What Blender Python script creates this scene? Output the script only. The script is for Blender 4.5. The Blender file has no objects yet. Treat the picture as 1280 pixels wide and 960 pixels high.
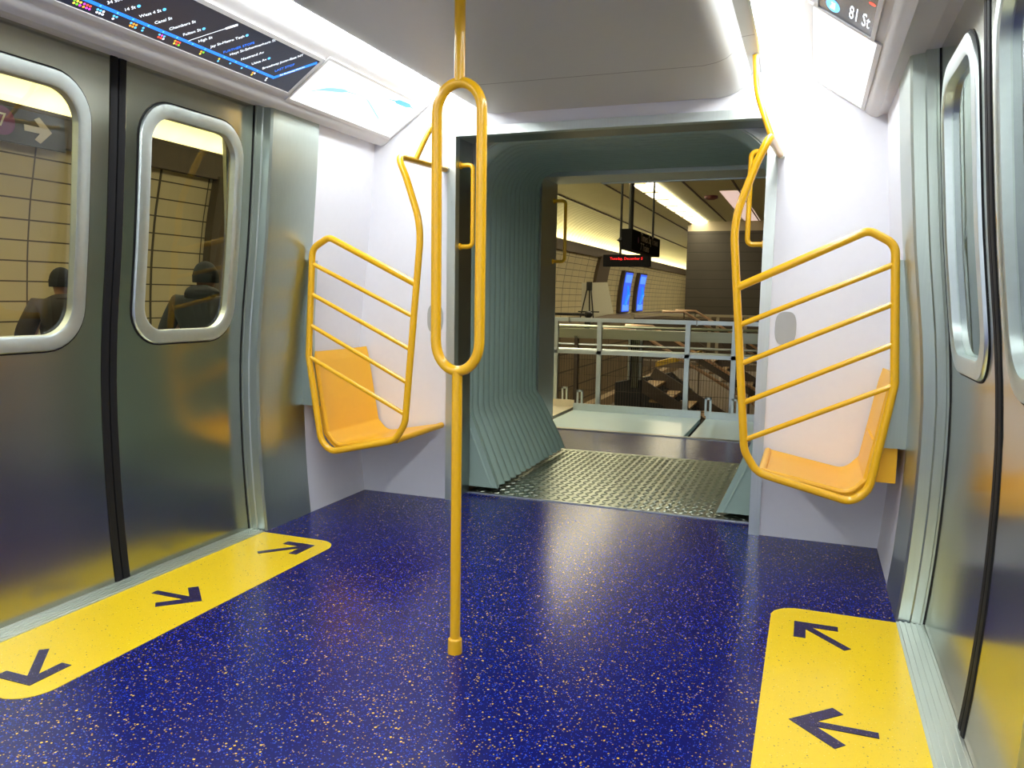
import bpy, bmesh, math, random
from math import sin, cos, pi, sqrt, radians, atan2
from mathutils import Vector, Matrix
random.seed(7)
scn = bpy.context.scene
COL = scn.collection

# ------------------------------------------------------------------ camera
cam_d = bpy.data.cameras.new('camera'); cam = bpy.data.objects.new('camera', cam_d); COL.objects.link(cam)
cam_d.sensor_width = 36.0; cam_d.lens = 991.2/1280*36; cam_d.clip_start = 0.02; cam_d.clip_end = 300
YAW, PITCH, ROLL = -0.3585, -0.1106, 0.0159
F_ = Vector((sin(YAW)*cos(PITCH), cos(YAW)*cos(PITCH), sin(PITCH)))
R0 = Vector((cos(YAW), -sin(YAW), 0)); U0 = R0.cross(F_)
R_ = R0*cos(ROLL)+U0*sin(ROLL); U_ = -R0*sin(ROLL)+U0*cos(ROLL)
M = Matrix((R_, U_, -F_)).transposed().to_4x4(); M.translation = Vector((1.034, 0, 1.15))
cam.matrix_world = M
scn.camera = cam
# ------------------------------------------------------------------ light and exposure
scn.view_settings.view_transform = 'Standard'; scn.view_settings.look = 'None'
scn.view_settings.gamma = 1; scn.view_settings.use_curve_mapping = False
scn.view_settings.exposure = 0.0
STRIP = 19.0          # light strips of the car
COVE = 38.0            # cove light on the station cornice
CEIL_LAMP = 14.0      # station ceiling lamps
w = bpy.data.worlds.new('world'); scn.world = w; w.use_nodes = True
w.node_tree.nodes['Background'].inputs[0].default_value = (0.9, 0.75, 0.5, 1)
w.node_tree.nodes['Background'].inputs[1].default_value = 0.06

# ------------------------------------------------------------------ materials
MATS = {}
def nm(name):
    m = bpy.data.materials.new(name); m.use_nodes = True; MATS[name] = m
    nt = m.node_tree; b = nt.nodes['Principled BSDF']
    return m, nt, b
def N(nt, t, **kw):
    n = nt.nodes.new(t)
    for k, v in kw.items(): setattr(n, k, v)
    return n
def plain(name, col, rough=0.5, metal=0.0, coat=0.0, var=0.04, spec=0.5, nscale=30):
    m, nt, b = nm(name)
    tc = N(nt, 'ShaderNodeTexCoord'); no = N(nt, 'ShaderNodeTexNoise'); no.inputs['Scale'].default_value = nscale
    no.inputs['Detail'].default_value = 3
    nt.links.new(tc.outputs['Object'], no.inputs['Vector'])
    mx = N(nt, 'ShaderNodeMix', data_type='RGBA')
    mx.inputs['A'].default_value = tuple(c*(1-var) for c in col)+(1,)
    mx.inputs['B'].default_value = tuple(min(1, c*(1+var)) for c in col)+(1,)
    nt.links.new(no.outputs['Fac'], mx.inputs['Factor']); nt.links.new(mx.outputs['Result'], b.inputs['Base Color'])
    b.inputs['Roughness'].default_value = rough; b.inputs['Metallic'].default_value = metal
    b.inputs['Coat Weight'].default_value = coat; b.inputs['Coat Roughness'].default_value = 0.08
    b.inputs['Specular IOR Level'].default_value = spec
    return m
def brushed(name, col, rough, sc, bump=0.08, cv=.07):
    """brushed metal: noise stretched along one axis"""
    m, nt, b = nm(name)
    tc = N(nt, 'ShaderNodeTexCoord'); mp = N(nt, 'ShaderNodeMapping'); mp.inputs['Scale'].default_value = sc
    no = N(nt, 'ShaderNodeTexNoise'); no.inputs['Scale'].default_value = 1; no.inputs['Detail'].default_value = 4
    nt.links.new(tc.outputs['Object'], mp.inputs['Vector']); nt.links.new(mp.outputs['Vector'], no.inputs['Vector'])
    mr = N(nt, 'ShaderNodeMapRange'); mr.inputs['To Min'].default_value = rough*0.85; mr.inputs['To Max'].default_value = rough*1.18
    nt.links.new(no.outputs['Fac'], mr.inputs['Value']); nt.links.new(mr.outputs['Result'], b.inputs['Roughness'])
    mx = N(nt, 'ShaderNodeMix', data_type='RGBA')
    mx.inputs['A'].default_value = tuple(c*(1-cv) for c in col)+(1,); mx.inputs['B'].default_value = tuple(min(1, c*(1+cv)) for c in col)+(1,)
    nt.links.new(no.outputs['Fac'], mx.inputs['Factor']); nt.links.new(mx.outputs['Result'], b.inputs['Base Color'])
    b.inputs['Metallic'].default_value = 1
    bp = N(nt, 'ShaderNodeBump'); bp.inputs['Strength'].default_value = bump; bp.inputs['Distance'].default_value = 0.0006
    nt.links.new(no.outputs['Fac'], bp.inputs['Height']); nt.links.new(bp.outputs['Normal'], b.inputs['Normal'])
    return m
def emit(name, col, strength):
    m, nt, b = nm(name)
    b.inputs['Base Color'].default_value = (col[0]*.5, col[1]*.5, col[2]*.5, 1)
    b.inputs['Emission Color'].default_value = tuple(col)+(1,); b.inputs['Emission Strength'].default_value = strength
    b.inputs['Roughness'].default_value = 0.4
    return m
def flecked(name, base, flecks, rough, coat=0.0, spec=.5):
    """vinyl floor with small chips: flecks = [(low, high, colour)] by random cell value"""
    m, nt, b = nm(name)
    tc = N(nt, 'ShaderNodeTexCoord')
    mp = N(nt, 'ShaderNodeMapping'); nt.links.new(tc.outputs['Object'], mp.inputs['Vector'])
    cur = None
    # slight tone variation
    no = N(nt, 'ShaderNodeTexNoise'); no.inputs['Scale'].default_value = 260; no.inputs['Detail'].default_value = 2
    nt.links.new(mp.outputs[0], no.inputs['Vector'])
    mx = N(nt, 'ShaderNodeMix', data_type='RGBA')
    mx.inputs['A'].default_value = tuple(c*.55 for c in base)+(1,); mx.inputs['B'].default_value = tuple(min(1, c*1.45) for c in base)+(1,)
    nt.links.new(no.outputs['Fac'], mx.inputs['Factor']); cur = mx.outputs['Result']
    for i, (sc, lo, dist, col) in enumerate(flecks):
        vo = N(nt, 'ShaderNodeTexVoronoi'); vo.inputs['Scale'].default_value = sc
        m2 = N(nt, 'ShaderNodeMapping'); m2.inputs['Location'].default_value = (i*3.3, i*1.7, 0.4*i)
        nt.links.new(tc.outputs['Object'], m2.inputs['Vector']); nt.links.new(m2.outputs[0], vo.inputs['Vector'])
        sep = N(nt, 'ShaderNodeSeparateColor'); nt.links.new(vo.outputs['Color'], sep.inputs[0])
        g = N(nt, 'ShaderNodeMath', operation='GREATER_THAN'); g.inputs[1].default_value = lo
        nt.links.new(sep.outputs[0], g.inputs[0])
        # fleck size varies with the second random value
        mul = N(nt, 'ShaderNodeMath', operation='MULTIPLY'); mul.inputs[1].default_value = dist
        nt.links.new(sep.outputs[1], mul.inputs[0])
        add = N(nt, 'ShaderNodeMath', operation='ADD'); add.inputs[1].default_value = dist*.45
        nt.links.new(mul.outputs[0], add.inputs[0])
        l = N(nt, 'ShaderNodeMath', operation='LESS_THAN'); nt.links.new(vo.outputs['Distance'], l.inputs[0]); nt.links.new(add.outputs[0], l.inputs[1])
        f = N(nt, 'ShaderNodeMath', operation='MULTIPLY'); nt.links.new(g.outputs[0], f.inputs[0]); nt.links.new(l.outputs[0], f.inputs[1])
        mx = N(nt, 'ShaderNodeMix', data_type='RGBA'); mx.inputs['B'].default_value = tuple(col)+(1,)
        nt.links.new(f.outputs[0], mx.inputs['Factor']); nt.links.new(cur, mx.inputs['A']); cur = mx.outputs['Result']
    nt.links.new(cur, b.inputs['Base Color'])
    b.inputs['Roughness'].default_value = rough; b.inputs['Coat Weight'].default_value = coat; b.inputs['Coat Roughness'].default_value = .12; b.inputs['Specular IOR Level'].default_value = spec
    return m

WHITE = plain('white_wall_panel', (.80, .81, .86), .45, var=.02)
CEILM = plain('ceiling_panel', (.58, .60, .56), .42, var=.02)
COVEM = plain('cove_panel', (.70, .69, .68), .4, var=.02)
STEEL = brushed('stainless_wall', (.52, .59, .53), .34, (220, 220, 3))
DOORM = brushed('stainless_door', (.44, .45, .37), .185, (8, 900, 8), bump=.0, cv=.02)
FRAMEM = brushed('window_frame_metal', (.68, .76, .74), .36, (40, 40, 40))
SILLM = brushed('sill_metal', (.80, .84, .80), .36, (400, 4, 4))
ALU = brushed('alu_trim', (.66, .72, .68), .4, (200, 200, 3))
DKSTEEL = brushed('vestibule_steel', (.34, .36, .33), .3, (220, 220, 3))
YEL = plain('yellow_paint', (.86, .46, .004), .28, coat=.35, var=.0)
SEATM = plain('orange_plastic', (.90, .47, .02), .36, var=.02)
RUB = plain('black_rubber', (.010, .010, .011), .6, spec=.2)
DARK = plain('dark_gap', (.008, .008, .008), .8)
BELL = plain('bellows_rubber', (.30, .41, .35), .55, var=.06, nscale=8)
FLOORM = flecked('blue_flecked_vinyl', (.003, .005, .10), [(190, .60, .36, (.010, .045, .50)), (175, .94, .28, (.12, .17, .45)), (165, .84, .32, (.50, .29, .03)), (115, .93, .30, (.82, .50, .05))], .22, spec=.3)
MATM = flecked('yellow_flecked_vinyl', (.86, .60, .012), [(150, .85, .22, (.48, .32, .03)), (125, .955, .24, (.12, .09, .05)), (170, .85, .2, (.98, .78, .15))], .27, coat=.15)
# yellow base should vary less
for n in MATM.node_tree.nodes:
    if n.type == 'MIX' and not n.inputs['A'].is_linked:
        n.inputs['A'].default_value = (.80, .55, .010, 1); n.inputs['B'].default_value = (.92, .65, .015, 1)
ARROWM = flecked('navy_flecked_vinyl', (.012, .008, .060), [(200, .6, .30, (.06, .06, .30)), (180, .84, .28, (.40, .30, .25))], .3)
LAMPM = emit('light_strip_diffuser', (.95, .98, 1), STRIP)
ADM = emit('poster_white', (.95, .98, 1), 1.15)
ADB = emit('poster_blue', (.12, .55, .9), .8)
ADC = emit('poster_pale_cyan', (.40, .78, .92), .8)
SCRM = emit('screen_dark', (.020, .026, .045), .9)
SCRM.node_tree.nodes['Principled BSDF'].inputs['Roughness'].default_value = .25
S_WHITE = emit('screen_white', (.85, .92, 1), 1.6)
S_BLUE = emit('screen_blue', (.02, .22, 1), 1.6)
S_LBLUE = emit('screen_light_blue', (.12, .55, 1), 1.6)
S_DBLUE = emit('screen_deep_blue', (.02, .20, 1), 1.3)
S_RED = emit('screen_red', (1, .10, .06), 1.3)
S_ORG = emit('screen_orange', (1, .42, .05), 1.4)
S_GRN = emit('screen_green', (.25, .9, .05), 1.2)
S_YEL = emit('screen_yellow', (1, .8, .1), 1.3)
S_MAG = emit('screen_magenta', (.9, .1, .8), 1.2)
LEDRED = emit('led_red', (1, .02, .02), 1.6)
SIGNBLK = plain('sign_black', (.010, .010, .011), .8, spec=.1)
SIGNTXT = plain('sign_white_letters', (.75, .72, .74), .5)
BLKPAINT = plain('black_paint', (.014, .014, .014), .45)
RAILM = brushed('galvanised_rail', (.62, .70, .72), .42, (20, 20, 20))
DECKM = plain('pale_deck', (.64, .85, .98), .24, var=.03, nscale=4)
DECKC = plain('cream_deck', (.74, .66, .48), .4, var=.04)
BANDM = brushed('parapet_metal', (.46, .50, .40), .32, (2, 60, 30))
CORN = plain('cornice_brown', (.105, .075, .045), .6, var=.08)
VAULT = plain('vault_cream', (.68, .67, .42), .6, var=.04, nscale=3)
CONC = plain('station_concrete', (.16, .12, .085), .8, var=.15, nscale=5)
STEPM = plain('stair_tread', (.40, .26, .13), .6, var=.1)
STEPY = plain('stair_yellow', (.55, .34, .03), .6)
DKBRN = plain('dark_brown_metal', (.07, .05, .035), .5)
BRASS = brushed('warm_handrail', (.75, .52, .36), .35, (20, 20, 20))
BEIGE = plain('beige_band', (.42, .36, .25), .6)
BOARD = plain('foam_board', (.62, .60, .50), .5)
JACK = plain('dark_jacket', (.008, .009, .013), .75, var=.2)
JACK2 = plain('grey_jacket', (.028, .022, .018), .8, var=.2)
TROU = plain('dark_trousers', (.02, .02, .025), .8)
SKIN = plain('skin', (.42, .22, .14), .5)
HATM = plain('knit_black', (.008, .008, .010), .9)
COLE = emit('cove_lamp', (1, .86, .50), COVE)
CLAMP = emit('ceiling_lamp_lens', (1, .90, .62), CEIL_LAMP)
PINKP = emit('warm_slot_lamp', (1, .72, .62), .75)
S_POST = emit('lit_poster', (.04, .12, .95), 1.0)
S_POSTL = emit('lit_poster_light', (.10, .28, 1), 1.2)

# tiles: grid lines by object coordinates
def tile_mat(name, col, line, py, pz, ly, lz, big=0):
    m, nt, b = nm(name)
    tc = N(nt, 'ShaderNodeTexCoord'); sp = N(nt, 'ShaderNodeSeparateXYZ'); nt.links.new(tc.outputs['Object'], sp.inputs[0])
    def ln(sock, per, wd, off=0):
        a = N(nt, 'ShaderNodeMath', operation='ADD'); a.inputs[1].default_value = off+100*per; nt.links.new(sock, a.inputs[0])
        d = N(nt, 'ShaderNodeMath', operation='DIVIDE'); d.inputs[1].default_value = per; nt.links.new(a.outputs[0], d.inputs[0])
        f = N(nt, 'ShaderNodeMath', operation='FRACT'); nt.links.new(d.outputs[0], f.inputs[0])
        l = N(nt, 'ShaderNodeMath', operation='LESS_THAN'); l.inputs[1].default_value = wd/per; nt.links.new(f.outputs[0], l.inputs[0])
        return l.outputs[0]
    a = ln(sp.outputs['Y'], py, ly, -.27); c = ln(sp.outputs['Z'], pz, lz)
    mxm = N(nt, 'ShaderNodeMath', operation='MAXIMUM'); nt.links.new(a, mxm.inputs[0]); nt.links.new(c, mxm.inputs[1])
    out = mxm.outputs[0]
    if big:
        d = ln(sp.outputs['Y'], py*big, ly*2, -.27); m3 = N(nt, 'ShaderNodeMath', operation='MAXIMUM'); nt.links.new(out, m3.inputs[0]); nt.links.new(d, m3.inputs[1]); out = m3.outputs[0]
    no = N(nt, 'ShaderNodeTexNoise'); no.inputs['Scale'].default_value = 1.3; nt.links.new(tc.outputs['Object'], no.inputs['Vector'])
    mv = N(nt, 'ShaderNodeMix', data_type='RGBA'); mv.inputs['A'].default_value = tuple(x*.85 for x in col)+(1,); mv.inputs['B'].default_value = tuple(x*1.12 for x in col)+(1,)
    nt.links.new(no.outputs['Fac'], mv.inputs['Factor'])
    mx = N(nt, 'ShaderNodeMix', data_type='RGBA'); mx.inputs['B'].default_value = tuple(line)+(1,)
    nt.links.new(mv.outputs['Result'], mx.inputs['A']); nt.links.new(out, mx.inputs['Factor']); nt.links.new(mx.outputs['Result'], b.inputs['Base Color'])
    b.inputs['Roughness'].default_value = .5
    return m
TILE = tile_mat('cream_wall_tile', (.66, .57, .34), (.06, .04, .02), .97, .245, .022, .018, 3)
TILED = tile_mat('dark_wall_tile', (.060, .050, .038), (.03, .025, .02), 1.2, .4, .03, .03)
TILEB = tile_mat('lower_wall_tile', (.24, .18, .10), (.05, .035, .02), 1.9, .5, .06, .04)

# ceiling seam lines
def seam_mat(m, ys):
    nt = m.node_tree; b = nt.nodes['Principled BSDF']
    src = b.inputs['Base Color'].links[0].from_socket
    tc = N(nt, 'ShaderNodeTexCoord'); sp = N(nt, 'ShaderNodeSeparateXYZ'); nt.links.new(tc.outputs['Object'], sp.inputs[0])
    out = None
    for y in ys:
        c = N(nt, 'ShaderNodeMath', operation='COMPARE'); c.inputs[1].default_value = y; c.inputs[2].default_value = .0035
        nt.links.new(sp.outputs['Y'], c.inputs[0])
        if out is None: out = c.outputs[0]
        else:
            q = N(nt, 'ShaderNodeMath', operation='MAXIMUM'); nt.links.new(out, q.inputs[0]); nt.links.new(c.outputs[0], q.inputs[1]); out = q.outputs[0]
    mx = N(nt, 'ShaderNodeMix', data_type='RGBA'); mx.inputs['B'].default_value = (.22, .22, .2, 1)
    nt.links.new(out, mx.inputs['Factor']); nt.links.new(src, mx.inputs['A']); nt.links.new(mx.outputs['Result'], b.inputs['Base Color'])
seam_mat(CEILM, [3.43, 1.2, -1.0])

# diamond plate
def tread():
    m, nt, b = nm('tread_plate')
    b.inputs['Base Color'].default_value = (.44, .48, .40, 1); b.inputs['Metallic'].default_value = 1; b.inputs['Roughness'].default_value = .33
    tc = N(nt, 'ShaderNodeTexCoord'); sp = N(nt, 'ShaderNodeSeparateXYZ'); nt.links.new(tc.outputs['Object'], sp.inputs[0])
    P = .042
    def ma(op, a, bb=None, c=None):
        n = N(nt, 'ShaderNodeMath', operation=op)
        for i, v in enumerate((a, bb, c)):
            if v is None: continue
            if isinstance(v, (int, float)): n.inputs[i].default_value = v
            else: nt.links.new(v, n.inputs[i])
        return n.outputs[0]
    u = ma('DIVIDE', ma('ADD', sp.outputs['X'], 10), P); v = ma('DIVIDE', ma('ADD', sp.outputs['Y'], 10), P)
    fu, fv = ma('FLOOR', u), ma('FLOOR', v)
    par = ma('MODULO', ma('ADD', fu, fv), 2)         # 0 / 1
    du = ma('SUBTRACT', ma('SUBTRACT', u, fu), .5); dv = ma('SUBTRACT', ma('SUBTRACT', v, fv), .5)
    s = ma('SUBTRACT', ma('MULTIPLY', par, 2), 1)
    a = ma('MULTIPLY', ma('ADD', du, ma('MULTIPLY', dv, s)), .707)
    c = ma('MULTIPLY', ma('SUBTRACT', dv, ma('MULTIPLY', du, s)), .707)
    e = ma('ADD', ma('POWER', ma('DIVIDE', ma('ABSOLUTE', a), .46), 2), ma('POWER', ma('DIVIDE', ma('ABSOLUTE', c), .15), 2))
    h = ma('MAXIMUM', ma('SUBTRACT', 1, e), 0)
    bp = N(nt, 'ShaderNodeBump'); bp.inputs['Distance'].default_value = .0; bp.inputs['Strength'].default_value = 0
    nt.links.new(h, bp.inputs['Height']); nt.links.new(bp.outputs['Normal'], b.inputs['Normal'])
    return m
TREAD = tread()

def glass():
    m = bpy.data.materials.new('window_glass'); m.use_nodes = True; nt = m.node_tree; nt.nodes.clear()
    o = N(nt, 'ShaderNodeOutputMaterial'); t = N(nt, 'ShaderNodeBsdfTransparent'); t.inputs[0].default_value = (.86, .88, .80, 1)
    g = N(nt, 'ShaderNodeBsdfGlossy'); g.inputs['Roughness'].default_value = .01; g.inputs[0].default_value = (.95, 1, .97, 1)
    lw = N(nt, 'ShaderNodeLayerWeight'); lw.inputs[0].default_value = .5
    pw = N(nt, 'ShaderNodeMath', operation='POWER'); pw.inputs[1].default_value = 4.2; nt.links.new(lw.outputs['Facing'], pw.inputs[0])
    ad = N(nt, 'ShaderNodeMath', operation='MULTIPLY_ADD'); ad.inputs[1].default_value = .9; ad.inputs[2].default_value = .06; ad.use_clamp = True
    nt.links.new(pw.outputs[0], ad.inputs[0])
    mx = N(nt, 'ShaderNodeMixShader'); nt.links.new(ad.outputs[0], mx.inputs[0]); nt.links.new(t.outputs[0], mx.inputs[1]); nt.links.new(g.outputs[0], mx.inputs[2]); nt.links.new(mx.outputs[0], o.inputs[0])
    return m
GLASS = glass()

# ------------------------------------------------------------------ builders
class MB:
    def __init__(s): s.v = []; s.f = []
    def add(s, vs, fs):
        o = len(s.v); s.v += [tuple(v) for v in vs]; s.f += [tuple(i+o for i in f) for f in fs]; return s
    def box(s, x0, x1, y0, y1, z0, z1):
        vs = [(x, y, z) for x in (x0, x1) for y in (y0, y1) for z in (z0, z1)]
        return s.add(vs, [(0, 1, 3, 2), (4, 6, 7, 5), (0, 4, 5, 1), (2, 3, 7, 6), (0, 2, 6, 4), (1, 5, 7, 3)])
    def frame_box(s, O, u, v, n, w, h, d):
        O, u, v, n = Vector(O), Vector(u), Vector(v), Vector(n)
        vs = [O+u*a+v*b_+n*c for a in (0, w) for b_ in (0, h) for c in (0, d)]
        return s.add(vs, [(0, 1, 3, 2), (4, 6, 7, 5), (0, 4, 5, 1), (2, 3, 7, 6), (0, 2, 6, 4), (1, 5, 7, 3)])
    def tube(s, pts, r, n=14, closed=False, cap=True):
        pts = [Vector(p) for p in pts]; m = len(pts); rings = []
        tang = []
        for i in range(m):
            if closed: t = pts[(i+1) % m]-pts[i-1]
            else: t = pts[min(i+1, m-1)]-pts[max(i-1, 0)]
            tang.append(t.normalized())
        t0 = tang[0]; ref = Vector((0, 0, 1)) if abs(t0.z) < .9 else Vector((1, 0, 0))
        a = t0.cross(ref).normalized()
        o = len(s.v)
        for i in range(m):
            t = tang[i]; a = (a-t*a.dot(t)).normalized(); b_ = t.cross(a)
            rr = r[i] if isinstance(r, (list, tuple)) else r
            for k in range(n):
                an = 2*pi*k/n; s.v.append(tuple(pts[i]+(a*cos(an)+b_*sin(an))*rr))
        for i in range(m if closed else m-1):
            j = (i+1) % m
            for k in range(n): s.f.append((o+i*n+k, o+i*n+(k+1) % n, o+j*n+(k+1) % n, o+j*n+k))
        if cap and not closed:
            s.f.append(tuple(o+k for k in range(n))[::-1]); s.f.append(tuple(o+(m-1)*n+k for k in range(n)))
        return s
    def prism(s, poly, O, u, v, n, d):
        """closed polygon (2D in u,v) extruded by d along n"""
        O, u, v, n = Vector(O), Vector(u), Vector(v), Vector(n); k = len(poly)
        A = [O+u*p[0]+v*p[1] for p in poly]; B = [p+n*d for p in A]
        return s.add(A+B, [tuple(range(k))[::-1], tuple(range(k, 2*k))]+[(i, (i+1) % k, k+(i+1) % k, k+i) for i in range(k)])
    def sheet(s, rows, th=None):
        """grid of points (list of rows); th = thickness vector list or constant vector -> closed slab"""
        a, b_ = len(rows), len(rows[0]); o = len(s.v)
        for r in rows: s.v += [tuple(p) for p in r]
        for i in range(a-1):
            for j in range(b_-1): s.f.append((o+i*b_+j, o+i*b_+j+1, o+(i+1)*b_+j+1, o+(i+1)*b_+j))
        if th is not None:
            th = Vector(th); o2 = len(s.v)
            for r in rows: s.v += [tuple(Vector(p)+th) for p in r]
            for i in range(a-1):
                for j in range(b_-1): s.f.append((o2+i*b_+j, o2+(i+1)*b_+j, o2+(i+1)*b_+j+1, o2+i*b_+j+1))
            for i in range(a-1):
                for j in (0, b_-1): s.f.append((o+i*b_+j, o+(i+1)*b_+j, o2+(i+1)*b_+j, o2+i*b_+j))
            for j in range(b_-1):
                for i in (0, a-1): s.f.append((o+i*b_+j, o+i*b_+j+1, o2+i*b_+j+1, o2+i*b_+j))
        return s
    def rings(s, rs, close_last=False):
        """rs: list of loops with equal counts"""
        n = len(rs[0]); o = len(s.v)
        for r in rs: s.v += [tuple(p) for p in r]
        for i in range(len(rs)-1):
            for k in range(n): s.f.append((o+i*n+k, o+i*n+(k+1) % n, o+(i+1)*n+(k+1) % n, o+(i+1)*n+k))
        if close_last: s.f.append(tuple(o+(len(rs)-1)*n+k for k in range(n)))
        return s
    def build(s, name, mat, parent=None, smooth=True, angle=35):
        me = bpy.data.meshes.new(name); me.from_pydata(s.v, [], s.f); me.validate()
        bm = bmesh.new(); bm.from_mesh(me); bmesh.ops.recalc_face_normals(bm, faces=bm.faces)
        if smooth:
            for f in bm.faces: f.smooth = True
            for e in bm.edges:
                if len(e.link_faces) == 2 and e.calc_face_angle(0) > radians(angle): e.smooth = False
        bm.to_mesh(me); bm.free()
        me.materials.append(mat)
        o = bpy.data.objects.new(name, me); COL.objects.link(o)
        if parent:
            o.parent = parent
            if parent.location.length > 0:
                me.transform(Matrix.Translation(-parent.matrix_basis.translation))
        return o
def tag(o, label=None, cat=None, group=None, kind=None):
    if label: o['label'] = label
    if cat: o['category'] = cat
    if group: o['group'] = group
    if kind: o['kind'] = kind
    return o
def thing(name, loc, label, cat, group=None, kind=None):
    o = bpy.data.objects.new(name, None); COL.objects.link(o); o.empty_display_size = .1
    o.location = loc
    return tag(o, label, cat, group, kind)
def struct(name, mb, mat, label=None, cat=None, **k):
    o = mb.build(name, mat, **k); o['kind'] = 'structure'
    if label: o['label'] = label
    if cat: o['category'] = cat
    return o
def bevel(o, w=.002, seg=2):
    md = o.modifiers.new('bevel', 'BEVEL'); md.width = w; md.segments = seg; md.limit_method = 'ANGLE'; md.angle_limit = radians(40)
    return o
def fillet(pts, r, n=7):
    """round the corners of a polyline; r may be a list per inner vertex"""
    pts = [Vector(p) for p in pts]; out = [pts[0]]
    for i in range(1, len(pts)-1):
        rr = r[i-1] if isinstance(r, (list, tuple)) else r
        a = (pts[i-1]-pts[i]); b_ = (pts[i+1]-pts[i]); la, lb = a.length, b_.length; a.normalize(); b_.normalize()
        th = a.angle(b_)
        if rr <= 0 or abs(th-pi) < .02: out.append(pts[i]); continue
        d = min(rr/math.tan(th/2), la*.48, lb*.48)
        p0, p1 = pts[i]+a*d, pts[i]+b_*d
        for k in range(n+1):
            t = k/n; out.append(p0*(1-t)**2+pts[i]*2*t*(1-t)+p1*t*t)
    out.append(pts[-1]); return out
def text_mesh(txt, size, O, u, v, n, align='LEFT', ext=.0005, sx=1.0):
    cu = bpy.data.curves.new('t', 'FONT'); cu.body = txt; cu.size = size; cu.extrude = ext; cu.align_x = align; cu.align_y = 'CENTER'
    cu.resolution_u = 2
    ob = bpy.data.objects.new('t', cu); COL.objects.link(ob)
    bpy.context.view_layer.update()
    dg = bpy.context.evaluated_depsgraph_get(); me = bpy.data.meshes.new_from_object(ob.evaluated_get(dg))
    bpy.data.objects.remove(ob); bpy.data.curves.remove(cu)
    O, u, v, n = Vector(O), Vector(u), Vector(v), Vector(n)
    vs = [O+u*p.co.x*sx+v*p.co.y+n*p.co.z for p in me.vertices]; fs = [tuple(p.vertices) for p in me.polygons]
    bpy.data.meshes.remove(me); return vs, fs
def interp(tab, z):
    if z <= tab[0][0]: return tab[0][1]
    for (a, x), (b_, y) in zip(tab, tab[1:]):
        if z <= b_:
            t = (z-a)/(b_-a); return x+(y-x)*t
    return tab[-1][1]
DT = [(0, 1.468), (.125, 1.481), (.25, 1.490), (.375, 1.497), (.5, 1.501), (.65, 1.503), (.8, 1.500), (.92, 1.492), (1.05, 1.480), (1.2, 1.461), (1.35, 1.443), (1.5, 1.429), (1.7, 1.411), (1.85, 1.400), (2.05, 1.386)]
def D(z): return interp(DT, z)                 # door face
def W(z): return D(z)-.088                     # wall face
ZS = [i*.08 for i in range(26)]                # 0..2.0

Y0, YE = -2.6, 3.99
# ================================================================== car shell
# floor of the car
fl = MB(); fl.box(-1.60, 1.60, Y0, 3.99, -.03, 0); fl.box(-.80, .80, 3.99, 4.185, -.03, 0)
struct('floor', fl, FLOORM, smooth=False)
struct('floor', MB().box(-1.6, 1.6, 5.70, 6.58, -.03, 0), FLOORM, smooth=False)
# tread plate across the coupling
plate = MB().box(-.80, .80, 4.185, 5.70, -.03, .004)
PT = .0445
nx_, ny_ = int(1.56/PT), int(1.48/PT)
for i in range(nx_):
    for j in range(ny_):
        cx, cy = -.78+PT*(i+.5), 4.20+PT*(j+.5); a = radians(42 if (i+j) % 2 else -42)
        e1, e2 = Vector((cos(a), sin(a), 0)), Vector((-sin(a), cos(a), 0)); c = Vector((cx, cy, .004)); up = Vector((0, 0, .0042))
        L_, W_ = .0235, .0068
        base = [c+e1*L_, c+e2*W_+e1*L_*.35, c+e2*W_-e1*L_*.35, c-e1*L_, c-e2*W_-e1*L_*.35, c-e2*W_+e1*L_*.35]
        top = [c+(p-c)*.55+up for p in base]
        plate.add(base+top, [(6, 7, 8, 9, 10, 11)]+[(k, (k+1) % 6, 6+(k+1) % 6, 6+k) for k in range(6)])
tp = struct('floor', plate, TREAD, smooth=False)
t = MB().box(-.80, .80, 4.178, 4.19, 0, .006); struct('trim_1', t, ALU, smooth=False)
t = MB().box(-1.6, 1.6, 6.57, 6.63, -.05, .008); struct('trim_2', t, DKSTEEL, smooth=False)

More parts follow.
